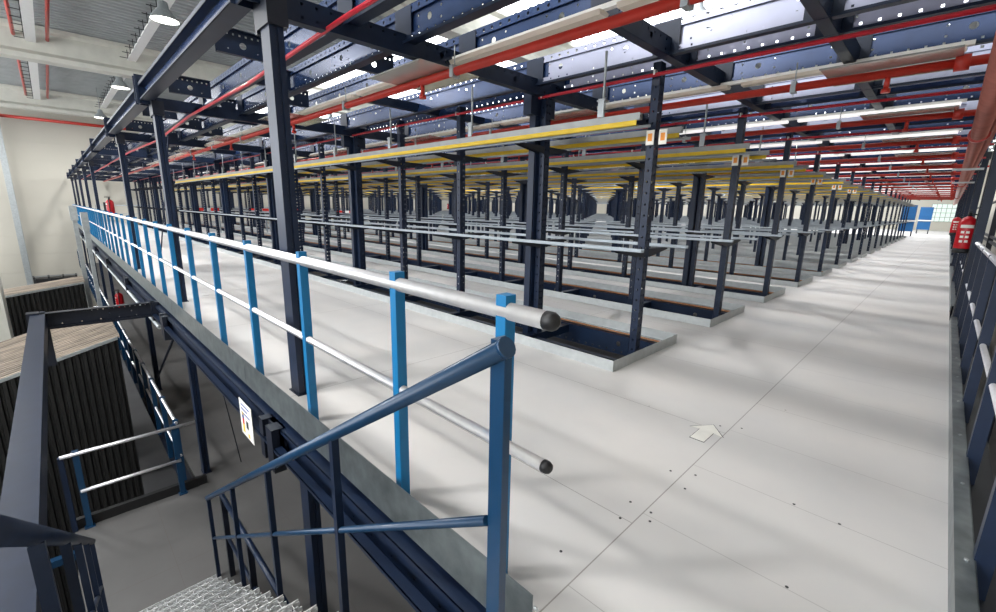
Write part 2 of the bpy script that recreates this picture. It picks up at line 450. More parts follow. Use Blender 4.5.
joist_at(2.82, 'perforated navy steel joist above the front walkway, nearer the racks', 0, 'perforated joists overhead')
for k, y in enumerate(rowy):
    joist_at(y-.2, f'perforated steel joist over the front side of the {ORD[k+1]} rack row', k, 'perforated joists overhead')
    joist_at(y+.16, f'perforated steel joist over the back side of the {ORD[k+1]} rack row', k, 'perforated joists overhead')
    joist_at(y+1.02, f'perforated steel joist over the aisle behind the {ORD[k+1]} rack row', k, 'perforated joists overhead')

# cross beams along y
def crossbeam(y0, y1, H=.2, z0=2.43):
    m = MB(); L_ = y1-y0
    n = int(min(L_, 14)/.1)
    sm = [(.05+.1*i, .03, .009) for i in range(n)]+[(.05+.1*i, H-.03, .009) for i in range(n)]
    m.plate((.04, y0, z0), (0, 1, 0), (0, 0, 1), L_, H, small=sm, big=[(.5+.9*i, H/2, .024) for i in range(int(min(L_, 14)/.9))])
    m.plate((-.04, y0, z0), (0, 1, 0), (0, 0, 1), L_, H)
    m.box(-.04, .04, y0, y1, z0-.003, z0); m.box(-.04, .04, y0, y1, z0+H-.003, z0+H)
    return m
nb = 0
for j in range(9):
    x = X0-BAY*j
    hh = .18
    o = crossbeam(1.1, 47.5, .14, 2.545).build('cross_beam', M['navy']) if j == 0 else inst(cb)
    if j == 0: cb = o
    o.location = (x, 0, 0); tag(o, f'navy perforated cross beam on the {ORD[j+1]} line of thick posts from the aisle', 'beam', 'cross beams under the joists')
small = crossbeam(2.9, 47.5, .13, 2.615).build('cross_beam', M['navy'])
small.location = (-1.86, 0, 0); tag(small, 'navy perforated cross beam over the aisle ends of the racks', 'beam', 'cross beams under the joists')
o = inst(small); o.location = (-.8, 0, 0); tag(o, 'dark navy cross beam over the open aisle', 'beam', 'cross beams under the joists')
mid = crossbeam(2.9, 47.5, .1, 2.645).build('cross_beam', M['navy'])
for j in range(8):
    o = mid if j == 0 else inst(mid)
    o.location = (X0-BAY*(j+.5), 0, 0); tag(o, f'shallow navy cross beam midway between thick posts, {ORD[j+1]} from the aisle', 'beam', 'cross beams under the joists')
# noggings between joists above the walkway (web toward the camera with big holes)
NOG = MB().plate((0, 0, 0), (0, 1, 0), (0, 0, 1), .44, .2, small=[(.05+.05*i, .17, .008) for i in range(8)]+[(.1, .05, .006), (.34, .05, .006)], big=[(.22, .09, .028)])
NOG.box(0, .05, 0, .44, -.003, 0).box(0, .05, 0, .44, .2, .203)
NOG = NOG.build('nogging', M['navy']); first = True
NT = 0
for j in range(10):
    for (yy, xx) in ((1.2, -4.7-2.12*j), (2.24, -4.25-2.12*j), (1.72, -5.6-2.12*j)):
        o = NOG if first else inst(NOG); first = False; NT += 1
        o.location = (xx, yy, JZ+.02)
        tag(o, 'short navy holed cross piece between the joists over the front walkway', 'beam', 'short cross pieces over the front walkway')

# ------------------------------------------------------------------ upper edge beam with splice posts, edge columns
eb = thing('edge_beam', 'navy channel beam along the top of the edge columns, upper left', 'beam', (0, 1.0, 2.63))
b = MB(); X1 = 1.2
b.box(-38.9, X1, 0, .13, 0, .006).box(-38.9, X1, 0, .13, .16, .166).box(-38.9, X1, 0, .005, .16, .2).box(-38.9, X1, .0, .004, -.0, .02)
b.build('flanges', M['navy'], eb)
MB().plate((-38.9, .07, .004), (1, 0, 0), (0, 0, 1), 38.9+X1, .158, small=[(.3+.4*i, .08, .008) for i in range(98)]).build('web', M['joist'], eb)
for j in range(9):
    x = X0-BAY*j-.05
    MB().box(x-.07, x-.06, -.03, .1, -.04, .3).box(x+.06, x+.07, -.03, .1, -.04, .3).box(x-.07, x+.07, .0, .01, -.04, .3).build('splice_bracket', M['navy'], eb)
def edge_column():
    m = MB()
    # two lipped channels back to back: outline with groove
    prof = [(-.15, 1.114), (0, 1.114), (0, 1.15), (-.008, 1.153), (-.008, 1.163), (0, 1.166), (0, 1.2), (-.15, 1.2), (-.15, 1.166), (-.142, 1.163), (-.142, 1.153), (-.15, 1.15)]
    m.prism(prof, 'z', LZ, 2.62)
    return m
EC = edge_column(); ECo = None
nlab = 0
for j in range(9):
    if j == 3: continue
    x = X0+.1-BAY*j; nlab += 1
    root = thing('edge_column', f'navy steel column standing behind the blue railing, {ORD[nlab]} from the camera', 'column', (x, 0, 0), 'columns behind the blue railing')
    if ECo is None:
        ECo = EC.build('shaft', M['navy'], root)
        EH = MB().box(-.175, .025, 1.10, 1.225, 2.46, 2.63).box(-.21, -.175, 1.10, 1.12, 2.44, 2.7).build('head_bracket', M['dark'], root)
        EF = MB().box(-.165, .015, 1.10, 1.215, 0, .006).box(-.165, .015, 1.10, 1.215, LZ, LZ+.01).build('base_plate', M['navy'], root)
    else:
        for s_ in (ECo, EH, EF): inst(s_, root)
# diagonal tie rods near the third column
tag(MB().tube([(-11.7, 1.5, .05), (-9.0, 1.5, 2.4)], .012, 6).build('tie_rod', M['navy']), 'thin navy tie rod leaning behind the blue railing', 'rod')
tag(MB().tube([(-11.6, 1.05, LZ+.1), (-7.7, 1.05, -.5)], .02, 6).build('tie_rod', M['dark']), 'thin dark tie rod crossing below the deck', 'rod')
tag(MB().tube([(-7.3, 1.6, LZ+.05), (-8.9, 1.6, -.3)], .008, 6).build('tie_rod', M['dark']), 'thin cable-like tie rod behind a column below the deck', 'rod')

# ------------------------------------------------------------------ blue railing
rl = thing('railing', 'bright blue post railing with silver tubes along the deck edge', 'railing', (0, 1.01, 0))
post = MB().box(-.045, 0, 0, .048, -.18, 1.1); pm = post.build('post', M['blue'], rl); pm.location = (-.972, 0, 0)
x = -1.637
while x > -38.7:
    o = inst(pm, rl, (x, 0, 0)); x -= 1.053
t = MB().tube([(-.81, .024, 1.045), (-38.7, .024, 1.045)], .03, 16).build('top_rail', M['alu'], rl)
MB().tube([(-.776, .024, 1.045), (-.782, .024, 1.045), (-.795, .024, 1.045), (-.82, .024, 1.045)], [.012, .024, .0305, .031], 16).build('end_cap', M['black'], t)
t = MB().tube([(-.80, .024, .555), (-38.7, .024, .555)], .021, 14).build('mid_rail', M['alu'], rl)
MB().tube([(-.772, .024, .555), (-.778, .024, .555), (-.788, .024, .555), (-.805, .024, .555)], [.008, .017, .0215, .022], 14).build('end_cap', M['black'], t)
tb = thing('toe_board', 'dull galvanised toe board below the blue railing', 'board', (0, .98, 0))
for i in range(12):
    a = -.78-3.2*i; MB().box(a-3.195, a, -.004, 0, -.125, .1).build('sheet', M['toe'], tb)
MB().tube([(-.76, .0, .055), (-.775, .0, .055)], .006, 8).build('bolt', M['galv'], tb)
# lower deck edge beam
db = thing('deck_edge_beam', 'navy double channel beam below the toe board', 'beam', (0, .93, -.13))
b = MB()
b.box(-38.8, -.3, 0, .1, -.26, -.255).box(-38.8, -.3, .0, .004, -.26, -.23).box(-38.8, -.3, 0, .1, -.045, -.04).box(-38.8, -.3, 0, .004, -.07, -.04)
b.box(-38.8, -.3, -.055, 0, -.17, -.166).box(-38.8, -.3, -.055, -.05, -.19, -.166)
b.build('flanges', M['navy'], db)
MB().plate((-38.8, .05, -.255), (1, 0, 0), (0, 0, 1), 38.5, .21, small=[(.1+.2*i, .04, .008) for i in range(190)]).build('web', M['navy'], db)
for j in range(9):
    xx = X0+.1-BAY*j; MB().box(xx-.2, xx-.12, -.05, .02, -.34, -.03).box(xx-.02, xx+.1, -.06, .02, -.36, -.03).box(xx-.2, xx+.1, -.01, .04, -.3, -.04).build('joint_bracket', M['dark'], db)
MB().tube([(-38.8, -.03, -.3), (-7.9, -.03, -.3)], .03, 10).build('service_tube', M['galv'], db)

# hanging load notice
nt_ = thing('notice_board', 'white printed load notice hanging below the deck edge beam', 'sign', (-3.62, .862, -.29))
MB().box(-.15, .15, -.002, .002, -.15, .15).build('board', M['card'], nt_)
b = MB()
for i in range(3): b.box(-.1, .1-.05*(i % 2), -.004, -.002, .11-.035*i, .12-.035*i)
b.box(-.095, -.055, -.004, -.002, -.0, .03)
b.build('text_lines', M['printblue'], nt_)
MB().box(-.095, -.055, -.004, -.002, .03, .05).box(-.095, -.055, -.004, -.002, -.12, -.05).box(.03, .06, -.004, -.002, -.13, -.1).build('yellow_marks', M['yellow'], nt_)
MB().box(-.095, -.055, -.004, -.002, -.05, -.0).build('red_marks', M['printred'], nt_)
MB().box(0, .05, -.004, -.002, -.06, -.0).build('picture', M['ribs'], nt_)

# ------------------------------------------------------------------ stair opening frame
XC = -8.4
cbm = thing('stair_frame_beam', 'dark navy holed beam crossing the stairwell to the deck edge', 'beam', (XC, 0, -.12))
MB().plate((.03, -.3, -.22), (0, 1, 0), (0, 0, 1), 1.23, .22, small=[(.1+.06*i, .19, .007) for i in range(19)]+[(.2+.2*i, .05, .007) for i in range(5)]+[(.7, .12, .007), (.95, .12, .007)]).build('web', M['dark'], cbm)
MB().box(-.02, .1, -.3, .93, -.003, 0).box(-.02, .1, -.3, .93, -.22, -.217).box(.09, .1, -.3, .93, -.217, -.19).build('flanges', M['dark'], cbm)
MB().box(-.03, .12, .88, .97, -.28, .0).box(-.03, .12, -.42, -.3, -.45, .02).build('end_plates', M['dark'], cbm)
lb = thing('stair_side_beam', 'wide navy box beam running from bottom left toward the stairwell cross beam', 'beam', (0, -.3, -.12))
MB().box(XC-.1, -1., -.085, .055, -.2, 0).build('tube', M['navy'], lb)
MB().box(XC-.1, XC+.02, -.1, .07, -.75, -.2).build('hanger', M['dark'], lb)
for x, lab in ((-8.3, 'far'), (-3.0, 'near')):
    pass

# ------------------------------------------------------------------ staircase
SL = .63; HX, HZ = -.687, 1.065
zs = lambda x: HZ+(x-HX)*SL            # handrail centre line
st = thing('staircase', 'open steel staircase with serrated grating treads descending to the lower floor', 'staircase', (0, 0, 0))
ntr = 15; rise = 2.7/ntr; go = rise/SL; TX = -.91
tr0 = None
for i in range(1, ntr):
    x1 = TX-go*(i-1)
    if tr0 is None:
        b = MB(); W0, W1 = -.11, .72
        for q in range(7):     # bearing bars with serration
            xx = -q*.045
            b.box(xx-.005, xx, W0, W1, -.035, -.008)
            for s_ in range(18): b.box(xx-.005, xx, W0+.005+s_*.046, W0+s_*.046+.028, -.008, .006)
        for q in range(12): b.box(-.275, 0, W0+.03+q*.069, W0+.034+q*.069, -.02, -.008)
        b.box(-.006, .002, W0, W1, -.04, .006).box(-.285, -.28, W0, W1, -.04, 0)
        tr0 = b.build('tread', M['grate'], st); tr0.location = (x1, 0, -rise*i)
    else: inst(tr0, st, (x1, 0, -rise*i))
def sloped(m, x0, x1, dz0, dz1, y0, y1):
    k = len(m.v); z = lambda x: zs(x)-HZ
    for yy in (y0, y1):
        m.v += [(x0, yy, z(x0)+dz0), (x1, yy, z(x1)+dz0), (x1, yy, z(x1)+dz1), (x0, yy, z(x0)+dz1)]
    for q in ((0, 1, 2, 3), (7, 6, 5, 4), (0, 4, 5, 1), (1, 5, 6, 2), (2, 6, 7, 3), (3, 7, 4, 0)): m.face([k+i for i in q])
    return m
for yy in (.725, -.155):
    sloped(MB(), -.75, -4.9, -.24, -.0, yy, yy+.04).box(-.85, -.7, yy, yy+.04, -.3, 0).build('stringer', M['dark'], st)
for yy, sgn, mt in ((.77, 1, 'blue2'), (-.155, -1, 'navy')):
    h = MB().tube([(HX-.055, yy, zs(HX-.055)), (-5.1, yy, zs(-5.1))], .027, 14).build('handrail', M[mt], st)
    MB().tube([(HX-.045, yy, zs(HX-.045)), (HX-.055, yy, zs(HX-.055))], .0285, 14).build('end_cap', M[mt], h)
    MB().tube([(-.795, yy, .497), (-5.1, yy, zs(-5.1)-.5)], .015, 10).build('mid_rail', M[mt], st)
    for x in ((-1.81, -2.87, -3.93, -5.08) if sgn > 0 else (-1.62, -2.46, -3.2, -4.1, -5.08)):
        MB().box(x-.017, x+.017, yy-.017, yy+.017, max(LZ, zs(x)-1.2), zs(x)-.02).build('baluster', M['navy'], st)
MB().box(-.792, -.74, .77, .797, -.45, 1.045).box(-.792, -.784, .797, .82, -.45, 1.045).build('newel_post', M['blue2'], st)

# low guard rail at the foot of the stairs
gr = thing('guard_rail', 'low navy guard rail beyond the stair foot on the lower floor', 'railing', (0, .885, LZ))
MB().tube([(-5.05, 0, 1.0), (-3.1, 0, 1.0)], .025, 10).build('top_rail', M['navy2'], gr)
MB().tube([(-5.05, 0, .5), (-3.1, 0, .5)], .018, 10).build('mid_rail', M['navy'], gr)
for x in (-5.0, -4.1, -3.2): MB().box(x-.025, x+.025, -.025, .025, 0, .99).build('post', M['dark'], gr)

# lower floor railing at the landing end and along the void
lr = thing('railing', 'silver and deep blue end railing on the lower floor landing', 'railing', (-7.1, 0, LZ))
for yy in (-.2, .79):
    MB().box(-.03, .03, yy-.03, yy+.03, 0, 1.06).box(-.06, .06, yy-.05, yy+.05, 0, .01).build('post', M['blue2'], lr)
MB().tube([(0.03, -.34, 1.03), (.03, 1.04, 1.03)], .022, 10).build('top_rail', M['alu'], lr)
MB().tube([(0.03, -.22, .52), (.03, .82, .52)], .022, 10).build('mid_rail', M['alu'], lr)
MB().box(-.03, .03, -.36, -.31, 0, 1.02).build('end_post', M['navy'], lr)
kb = tag(MB().box(-7.2, -7.13, -.34, 1.1, LZ-.2, LZ+.12).build('edge_kerb', M['black']), 'black kerb at the end of the lower floor landing', 'kerb')
l2 = thing('railing', 'deep blue railing with silver tubes along the lower walkway edge', 'railing', (0, .84, LZ))
p0 = None; x = -7.25
while x > -38:
    if p0 is None: p0 = MB().box(-.03, .03, -.03, .03, 0, 1.06).build('post', M['blue2'], l2, loc=(x, 0, 0))
    else: inst(p0, l2, (x, 0, 0))
    x -= 1.053
MB().tube([(-7.2, 0, 1.03), (-38, 0, 1.03)], .022, 10).build('top_rail', M['alu'], l2)
MB().tube([(-7.2, 0, .52), (-38, 0, .52)], .018, 10).build('mid_rail', M['alu'], l2)
tag(MB().box(-38, -7.2, .86, .95, LZ-.25, LZ+.02).build('edge_beam', M['dark']), 'dark edge beam of the lower walkway', 'beam')

# ------------------------------------------------------------------ dark ribbed enclosures in the void
def enclosure(label, x0, x1, y0, y1, z0, zt0, zt1):
    """front face at x1, top slopes from zt0 (y0) to zt1 (y1)"""
    root = thing('ribbed_enclosure', label, 'enclosure', (0, 0, 0))
    m = MB(); n = int((y1-y0)/.09)
    zt = lambda y: zt0+(zt1-zt0)*(y-y0)/(y1-y0)
    for i in range(n):     # vertical ribs
        a = y0+(y1-y0)*i/n; c = (y1-y0)/n
        k = len(m.v)
        m.v += [(x1, a, z0), (x1, a+c*.45, z0), (x1-.03, a+c*.6, z0), (x1-.03, a+c*.85, z0), (x1, a+c, z0), (x1, a, zt(a)), (x1, a+c*.45, zt(a+c*.45)), (x1-.03, a+c*.6, zt(a+c*.6)), (x1-.03, a+c*.85, zt(a+c*.85)), (x1, a+c, zt(a+c))]
        for q in range(4): m.face([k+q, k+q+1, k+q+6, k+q+5])
    m2 = MB(); nx = int((x1-x0)/.12)
    m.build('front_cladding', M['ribs'], root)
    b = MB(); k = 0
    b.v += [(x0, y1, z0), (x1-.04, y1, z0), (x1-.04, y1, zt1), (x0, y1, zt1), (x0, y0, z0), (x1-.04, y0, z0), (x1-.04, y0, zt0), (x0, y0, zt0)]
    for q in ((0, 1, 2, 3), (7, 6, 5, 4), (0, 3, 7, 4), (1, 5, 6, 2)): b.face(list(q))
    b.build('side_walls', M['ribs'], root)
    t = MB()
    prof = []
    # corrugated lid, ridges along y
    for i in range(nx):
        xx = x0+(x1-x0)*i/nx; c = (x1-x0)/nx
        kk = len(t.v)
        pts = [(xx, 0), (xx+c*.4, 0), (xx+c*.5, .03), (xx+c*.9, .03), (xx+c, 0)]
        for yy in (y0-.03, y1+.03):
            for px, dz in pts: t.v.append((px, yy, zt(yy)+dz+.01))
        for q in range(4): t.face([kk+q, kk+q+1, kk+5+q+1, kk+5+q])
    t.box(x1-.02, x1+.02, y0-.03, y0+.0, zt0-.04, zt0+.02)
    t.build('lid', M['tops'], root)
    k = MB(); k.v = [(x1+.012, y0, zt0+.03), (x1+.012, y1, zt1+.03), (x1+.012, y1, zt1-.02), (x1+.012, y0, zt0-.02), (x1-.03, y0, zt0+.03), (x1-.03, y1, zt1+.03), (x1-.03, y1, zt1-.02), (x1-.03, y0, zt0-.02)]
    for q in ((0, 1, 2, 3), (7, 6, 5, 4), (0, 4, 5, 1), (3, 2, 6, 7)): k.face(list(q))
    k.build('edge_trim', M['galv'], root)
enclosure('black ribbed machine enclosure with brown dusty lid, nearer one in the stairwell void', -12.3, -9.5, -2.6, .5, GZ, -1.77, -.88)
enclosure('black ribbed machine enclosure with pale lid, farther one near the far wall', -17.3, -16, -3.2, .36, GZ, -1.3, -.79)
# things in the void: far steel frame, pale column, galvanised posts
ff = thing('open_shelving', 'dark open steel frame standing at the foot of the far left wall', 'frame', (-36, 0, 0))
for yy in (-1.2, -.6, 0., .55): MB().box(-.04, .04, yy-.04, yy+.04, GZ, -2.9).build('upright', M['brick'], ff)
for z in (-2.95, -3.5, -4.1, -4.7): MB().box(-.04, .04, -1.25, .6, z-.04, z+.04).build('cross_bar', M['greyrail'], ff)
MB().box(-1.5, -.06, -1.2, .6, GZ, -3.1).build('dark_body', M['black'], ff)
tag(MB().box(-15.2, -14.5, -1.9, -1.03, GZ, RZ).build('concrete_column', M['concrete']), 'thick pale concrete column cut by the left edge of the photo', 'column')
gp = thing('track_post', 'galvanised boxed track post beside the far end of the stairwell', 'post', (-13.8, .52, 0))
MB().box(-.1, .1, -.035, .035, GZ, .85).build('shaft', M['galv'], gp)
MB().box(-.16, .16, -.06, .06, .72, 1.1).box(-.11, .11, -.05, .05, .3, .72).build('head_box', M['galv'], gp)
gp = thing('track_post', 'slimmer galvanised post left of the boxed track post', 'post', (-17.5, .45, 0))
MB().box(-.07, .07, -.05, .05, GZ, .9).build('shaft', M['galv'], gp)
MB().box(-.12, .12, -.08, .08, .8, 1.2).build('head_box', M['galv'], gp)
tag(MB().box(-38.9, -38.6, -1.62, -1.35, GZ, 5.95).build('wall_post', M['galv']), 'galvanised steel post standing against the far left wall', 'post')
tag(MB().tube([(-38.9, -1.5, 5.95), (-38.9, 8, 5.95)], .09, 10).build('fire_main', M['red']), 'red pipe running along the top of the far left wall', 'pipe')
tag(MB().box(-8.0, -7.9, -2.6, -.1, -3.6, -3.5).build('cross_bar', M['blue2']), 'deep blue bar lying in the dark void beyond the landing', 'bar')

# ------------------------------------------------------------------ roof pipes, cable trays, high bay lamps
for y_, lab in ((-.07, 'left of the wide white tray'), (.74, 'right of the wide white tray'), (4.2, 'beside the row of high bay lamps')):
    tag(MB().tube([(-38, y_, 6.75), (-4, y_, 6.75)], .05, 8).build('roof_pipe', M['red']), 'red pipe under the roof, '+lab, 'pipe', 'red roof pipes')
for y_, w_, lab in ((.316, .13, 'between the two red pipes at upper left'), (3.0, .13, 'with hooks, along the high bay lamps')):
    tr_ = thing('cable_tray', 'white cable tray under the roof '+lab, 'tray', (0, y_, 6.6))
    MB().box(-38, -3, -w_, w_, 0, .05).build('tray', M['white'], tr_)
    x = -38; hk = None
    while x < -3:
        if hk is None: hk = MB().box(-.01, .01, -w_-.25, -w_, .0, .02).box(-.01, .01, -w_-.02, -w_+.0, .02, .3).build('hook', M['brick'], tr_, loc=(x, 0, 0))
        else: inst(hk, tr_, (x, 0, 0))
        x += .8
LAMP = None; nl = 0
def lamp(x, y, z, label, e=1.0):
    global LAMP
    root = thing('high_bay_lamp', label, 'lamp', (x, y, z), 'high bay lamps')
    if LAMP is None:
        n = 20; m = MB(); prof = [(.06, .42), (.1, .4), (.12, .25), (.17, .2), (.28, .05), (.3, 0)]
        for (r, zz) in prof:
            for j in range(n): m.v.append((r*math.cos(2*PI*j/n), r*math.sin(2*PI*j/n), zz))
        for i in range(len(prof)-1):
            for j in range(n): m.face([i*n+j, i*n+(j+1) % n, (i+1)*n+(j+1) % n, (i+1)*n+j], True)
        m.face(list(range(n)))
        sh = m.build('reflector', M['galv'], root)
        g = MB(); g.tube([(0, 0, .01), (0, 0, .03)], .27, 20); g = g.build('lamp_glass', M['lamp'], root)
        h = MB().tube([(0, 0, .4), (0, 0, 1.5)], .01, 6).build('hook_rod', M['galv'], root)
        LAMP = (sh, g, h)
    else:
        for s_ in LAMP: inst(s_, root)
    ld = bpy.data.lights.get('bay%g' % e) or bpy.data.lights.new('bay%g' % e, 'AREA')
    ld.shape = 'DISK'; ld.size = .55; ld.energy = LAMP_W*e; ld.color = (1, .98, .96)
    l = bpy.data.objects.new('lamp_light', ld); COL.objects.link(l); l.parent = root; l.location = (0, 0, -.01)
LAMP_W = 300
for i, x in enumerate((-14.2, -23.6, -32.8)):
    lamp(x, 2.6, 5.65, f'round high bay lamp with bright glass under the roof at upper left, {ORD[i+1]} nearest')
q = 0
lamp(-3.0, .4, 5.65, 'round high bay lamp added unseen above the stairwell to light the near floor', .4)  # out-of-view lamp added to brighten the floor near the camera
for yy in (-3.5, 11., 18.5, 27.5, 36.5, 45.5):  # first row is out of view, added over the void as frontal fill
    for x in (-4.8, -14.2, -23.6, -32.8):
        q += 1; lamp(x, yy, 5.65, 'round high bay lamp under the roof above the joists, or added fill over the void')

# ------------------------------------------------------------------ red pipes and light trunking per aisle
def drop(m, x, y, z):  # sprinkler head
    m.tube([(x, y, z), (x, y, z-.09)], .018, 8); m.tube([(x, y, z-.09), (x, y, z-.12)], .03, 8)
for k in range(-1, NROW-1):
    ya = (rowy[0]-1.44)+PY*(k+1)
    nm = 'over the front walkway' if k < 0 else f'over the aisle behind the {ORD[k+1]} rack row'
    root = thing('sprinkler_pipe', 'thick red sprinkler pipe '+nm, 'pipe', (0, ya, 2.46), 'thick red sprinkler pipes')
    MB().tube([(-36, 0, 0), (.05, 0, 0)], .033, 12).build('pipe', M['red'], root)
    MB().tube([(-.16, 0, 0), (-.08, 0, 0)], .055, 12).build('coupling', M['red'], root)
    for x in [-.52-2.98*i for i in range(5 if k < 6 else 2)]:
        m = MB(); drop(m, x, 0, -.02); m.build('sprinkler_head', M['red'], root)
        if k < 6: MB().box(x-.4, x+.4, -.31, .31, .036, .04).box(x-.4, x+.4, -.312, -.31, .028, .04).box(x-.4, x+.4, .31, .312, .028, .04).build('shield_plate', M['shield'], root)
    if k < 10:
        for x in [-1.15-1.9*i for i in range(12)]:
            m = MB().tube([(x, 0, .03), (x, 0, .2)], .005, 5); m.box(x-.02, x+.02, -.04, .04, -.045, .045); m.build('clamp', M['galv'], root)
    # thin crimson pipe fixed to the uprights
    tp = thing('thin_pipe', f'thin crimson pipe clipped to the front of the {ORD[k+2]} rack row', 'pipe', (0, rowy[k+1]-.075, 2.54), 'thin crimson pipes')
    MB().tube([(-36, 0, .01), (-6, 0, .01), (.3, 0, -.02)], .016, 8).build('pipe', M['thinred'], tp)
    for i in range(8): 
        x = -2.0 if i == 0 else X0-(i-1)*UP
        MB().box(x-.008, x+.008, -.02, .03, -.012, .03).build('clip', M['white'], tp)
    # light trunking
    yl = ya+.13; lit = k >= 1
    lt = thing('light_trunking', ('unlit cream' if not lit else 'glowing white')+' strip light trunking '+nm, 'lamp', (0, yl, 2.6), 'strip light trunking')
    MB().box(-36, -.08, -.02, .02, 0, .03).build('trunk', M['white'], lt)
    for i in range(12):
        a = -.12-1.62*i; 
        b = MB(); b.prism([(-.04, -.032), (.04, -.032), (.058, -.005), (.03, 0), (-.03, 0), (-.058, -.005)], 'x', a-1.5, a)
        b.build('lamp_cover', M['lit'] if lit else M['beige'], lt)
fp = tag(MB().tube([(1, 1.52, 2.58), (-3, 1.52, 2.56), (-5, 1.52, 2.5), (-7.5, 1.52, 2.52), (-10, 1.52, 2.43), (-14, 1.52, 2.5), (-36, 1.52, 2.5)], .016, 8).build('thin_pipe', M['thinred']), 'thin sagging crimson pipe just behind the edge columns', 'pipe')

# main pipes along the right side
mp = thing('main_pipe', 'large brownish red main pipe running along the right side under the joists', 'pipe', (0, 0, 2.4))
MB().tube([(.085, 1.2, 0), (.085, 50, 0)], .078, 18).build('pipe', M['brown'], mp)
for y_ in (8.3, 20, 32): MB().tube([(.085, y_, 0), (.085, y_+.08, 0)], .1, 18).build('coupling', M['red'], mp)
for y_ in (12.4, 17.0): MB().box(-.12, .3, y_, y_+.06, -.14, -.1).build('saddle', M['galv'], mp)
mp2 = thing('main_pipe', 'second brownish main pipe beside the large one on its right', 'pipe', (0, 0, 2.44))
MB().tube([(.2, 1.2, 0), (.2, 50, 0)], .033, 16).build('pipe', M['brown'], mp2)
for y_, r_ in ((9.0, 1), (14, 1)):
    MB().tube([(.3, y_, 0), (.42, y_, 0), (.45, y_, -.05), (.45, y_, -.3), (.5, y_, -.34)], .022, 10).build('branch', M['red'], mp2)

# ------------------------------------------------------------------ right side: columns, railing, kerb, extinguishers
nn = 0; RC = None
for j in range(10):
    y_ = rowy[0]+4.52*(j+1)
    nn += 1
    root = thing('side_column', f'wide dark navy column along the right railing, {ORD[nn]} from the camera', 'column', (.262, y_, 0), 'columns along the right railing')
    if RC is None:
        RC = [MB().box(0, .09, 0, .25, LZ, 2.63).build('shaft', M['navy'], root)]
        RC.append(MB().box(-.005, .11, -.03, .28, 2.5, 2.63).build('head_bracket', M['dark'], root))
        RC.append(MB().box(-.012, 0, .03, .22, -.3, 2.4).build('side_channel', M['dark'], root))
    else:
        for s_ in RC: inst(s_, root)
for y_ in (1.1, 3.94): pass
rr = thing('railing', 'navy flat-post railing with silver rails on the right edge of the deck', 'railing', (.29, 0, 0))
p0 = None; y_ = 1.3; 
while y_ < 46:
    if p0 is None: p0 = MB().box(-.005, .05, -.03, .03, -.35, 1.08).build('post', M['navy'], rr, loc=(0, y_, 0))
    else: inst(p0, rr, (0, y_, 0))
    y_ += 1.053
MB().tube([(.02, .8, 1.06), (.02, 46, 1.06)], .024, 12).build('top_rail', M['alu'], rr)
MB().tube([(.02, .8, .52), (.02, 46, .52)], .017, 12).build('mid_rail', M['alu'], rr)
tk = thing('toe_board', 'blue-grey steel upstand along the right edge of the deck', 'board', (XR, 0, 0))
for a, c in ((1.0, 8.3), (9.3, 17.2), (18.2, 46)):
    b = MB(); b.box(-.003, 0, a, c, 0, .1).box(0, .055, a, c, .097, .1).box(.053, .056, a, c, .06, .1); b.build('angle_sheet', M['toe'], tk)
for i in range(9): MB().tube([(.03, 1.6+i*.7, .1), (.03, 1.6+i*.7, .106)], .008, 6).build('bolt', M['galv'], tk)
# outer walkway side members seen through the right railing
sf = thing('side_frame', 'dark horizontal steel bars behind the right railing', 'frame', (.95, 0, 0))
for z in (.72, .86, 1.9): MB().box(-.03, .03, 2, 46, z-.03, z+.03).build('bar', M['dark'], sf)
for y_ in (5, 9.8, 14.6, 19.4): MB().box(-.06, .06, y_, y_+.14, GZ, 2.6).build('upright', M['dark'], sf)
tag(MB().box(.3, .42, 1.0, 47, -.4, -.05).build('deck_edge_beam', M['dark']), 'dark navy deck beam under the right railing', 'beam')

EX = None
def extinguisher(x, y, z, label, s=1):
    global EX
    root = thing('fire_extinguisher', label, 'fire extinguisher', (x, y, z))
    if EX is None:
        m = MB(); m.tube([(0, 0, .03), (0, 0, .05), (0, 0, .4), (0, 0, .44), (0, 0, .47), (0, 0, .48)], [.085, .09, .09, .075, .04, .025], 20)
        a = m.build('cylinder', M['extred'], root)
        c = MB().tube([(0, 0, 0), (0, 0, .06)], .0925, 20).build('foot_ring', M['black'], root)
        d = MB().tube([(0, 0, .48), (0, 0, .53)], .02, 10).box(-.015, .015, -.1, .03, .53, .545).box(-.015, .015, -.09, .03, .56, .57).build('valve_lever', M['black'], root)
        e = MB().tube([(.02, 0, .51), (.08, -.02, .5), (.105, -.02, .4), (.105, -.02, .15)], .011, 8).build('hose', M['black'], root)
        lb_ = MB()
        n = 8
        for j in range(n):
            t0, t1 = -PI/2-.75+1.5*j/n, -PI/2-.75+1.5*(j+1)/n
            kk = len(lb_.v)
            lb_.v += [(.0915*math.cos(t0), .0915*math.sin(t0), .33), (.0915*math.cos(t1), .0915*math.sin(t1), .33), (.0915*math.cos(t1), .0915*math.sin(t1), .37), (.0915*math.cos(t0), .0915*math.sin(t0), .37)]
            lb_.face([kk, kk+1, kk+2, kk+3])
            if j in (1, 2, 4, 5):
                for z0 in (.14, .2, .26):
                    kk = len(lb_.v)
                    lb_.v += [(.0915*math.cos(t0), .0915*math.sin(t0), z0), (.0915*math.cos(t1), .0915*math.sin(t1), z0), (.0915*math.cos(t1), .0915*math.sin(t1), z0+.03), (.0915*math.cos(t0), .0915*math.sin(t0), z0+.03)]
                    lb_.face([kk, kk+1, kk+2, kk+3])
        f = lb_.build('label', M['card'], root, label='pale printed label')
        EX = (a, c, d, e, f)
    else:
        for s_ in EX: inst(s_, root)
    root.scale = (s, s, s)
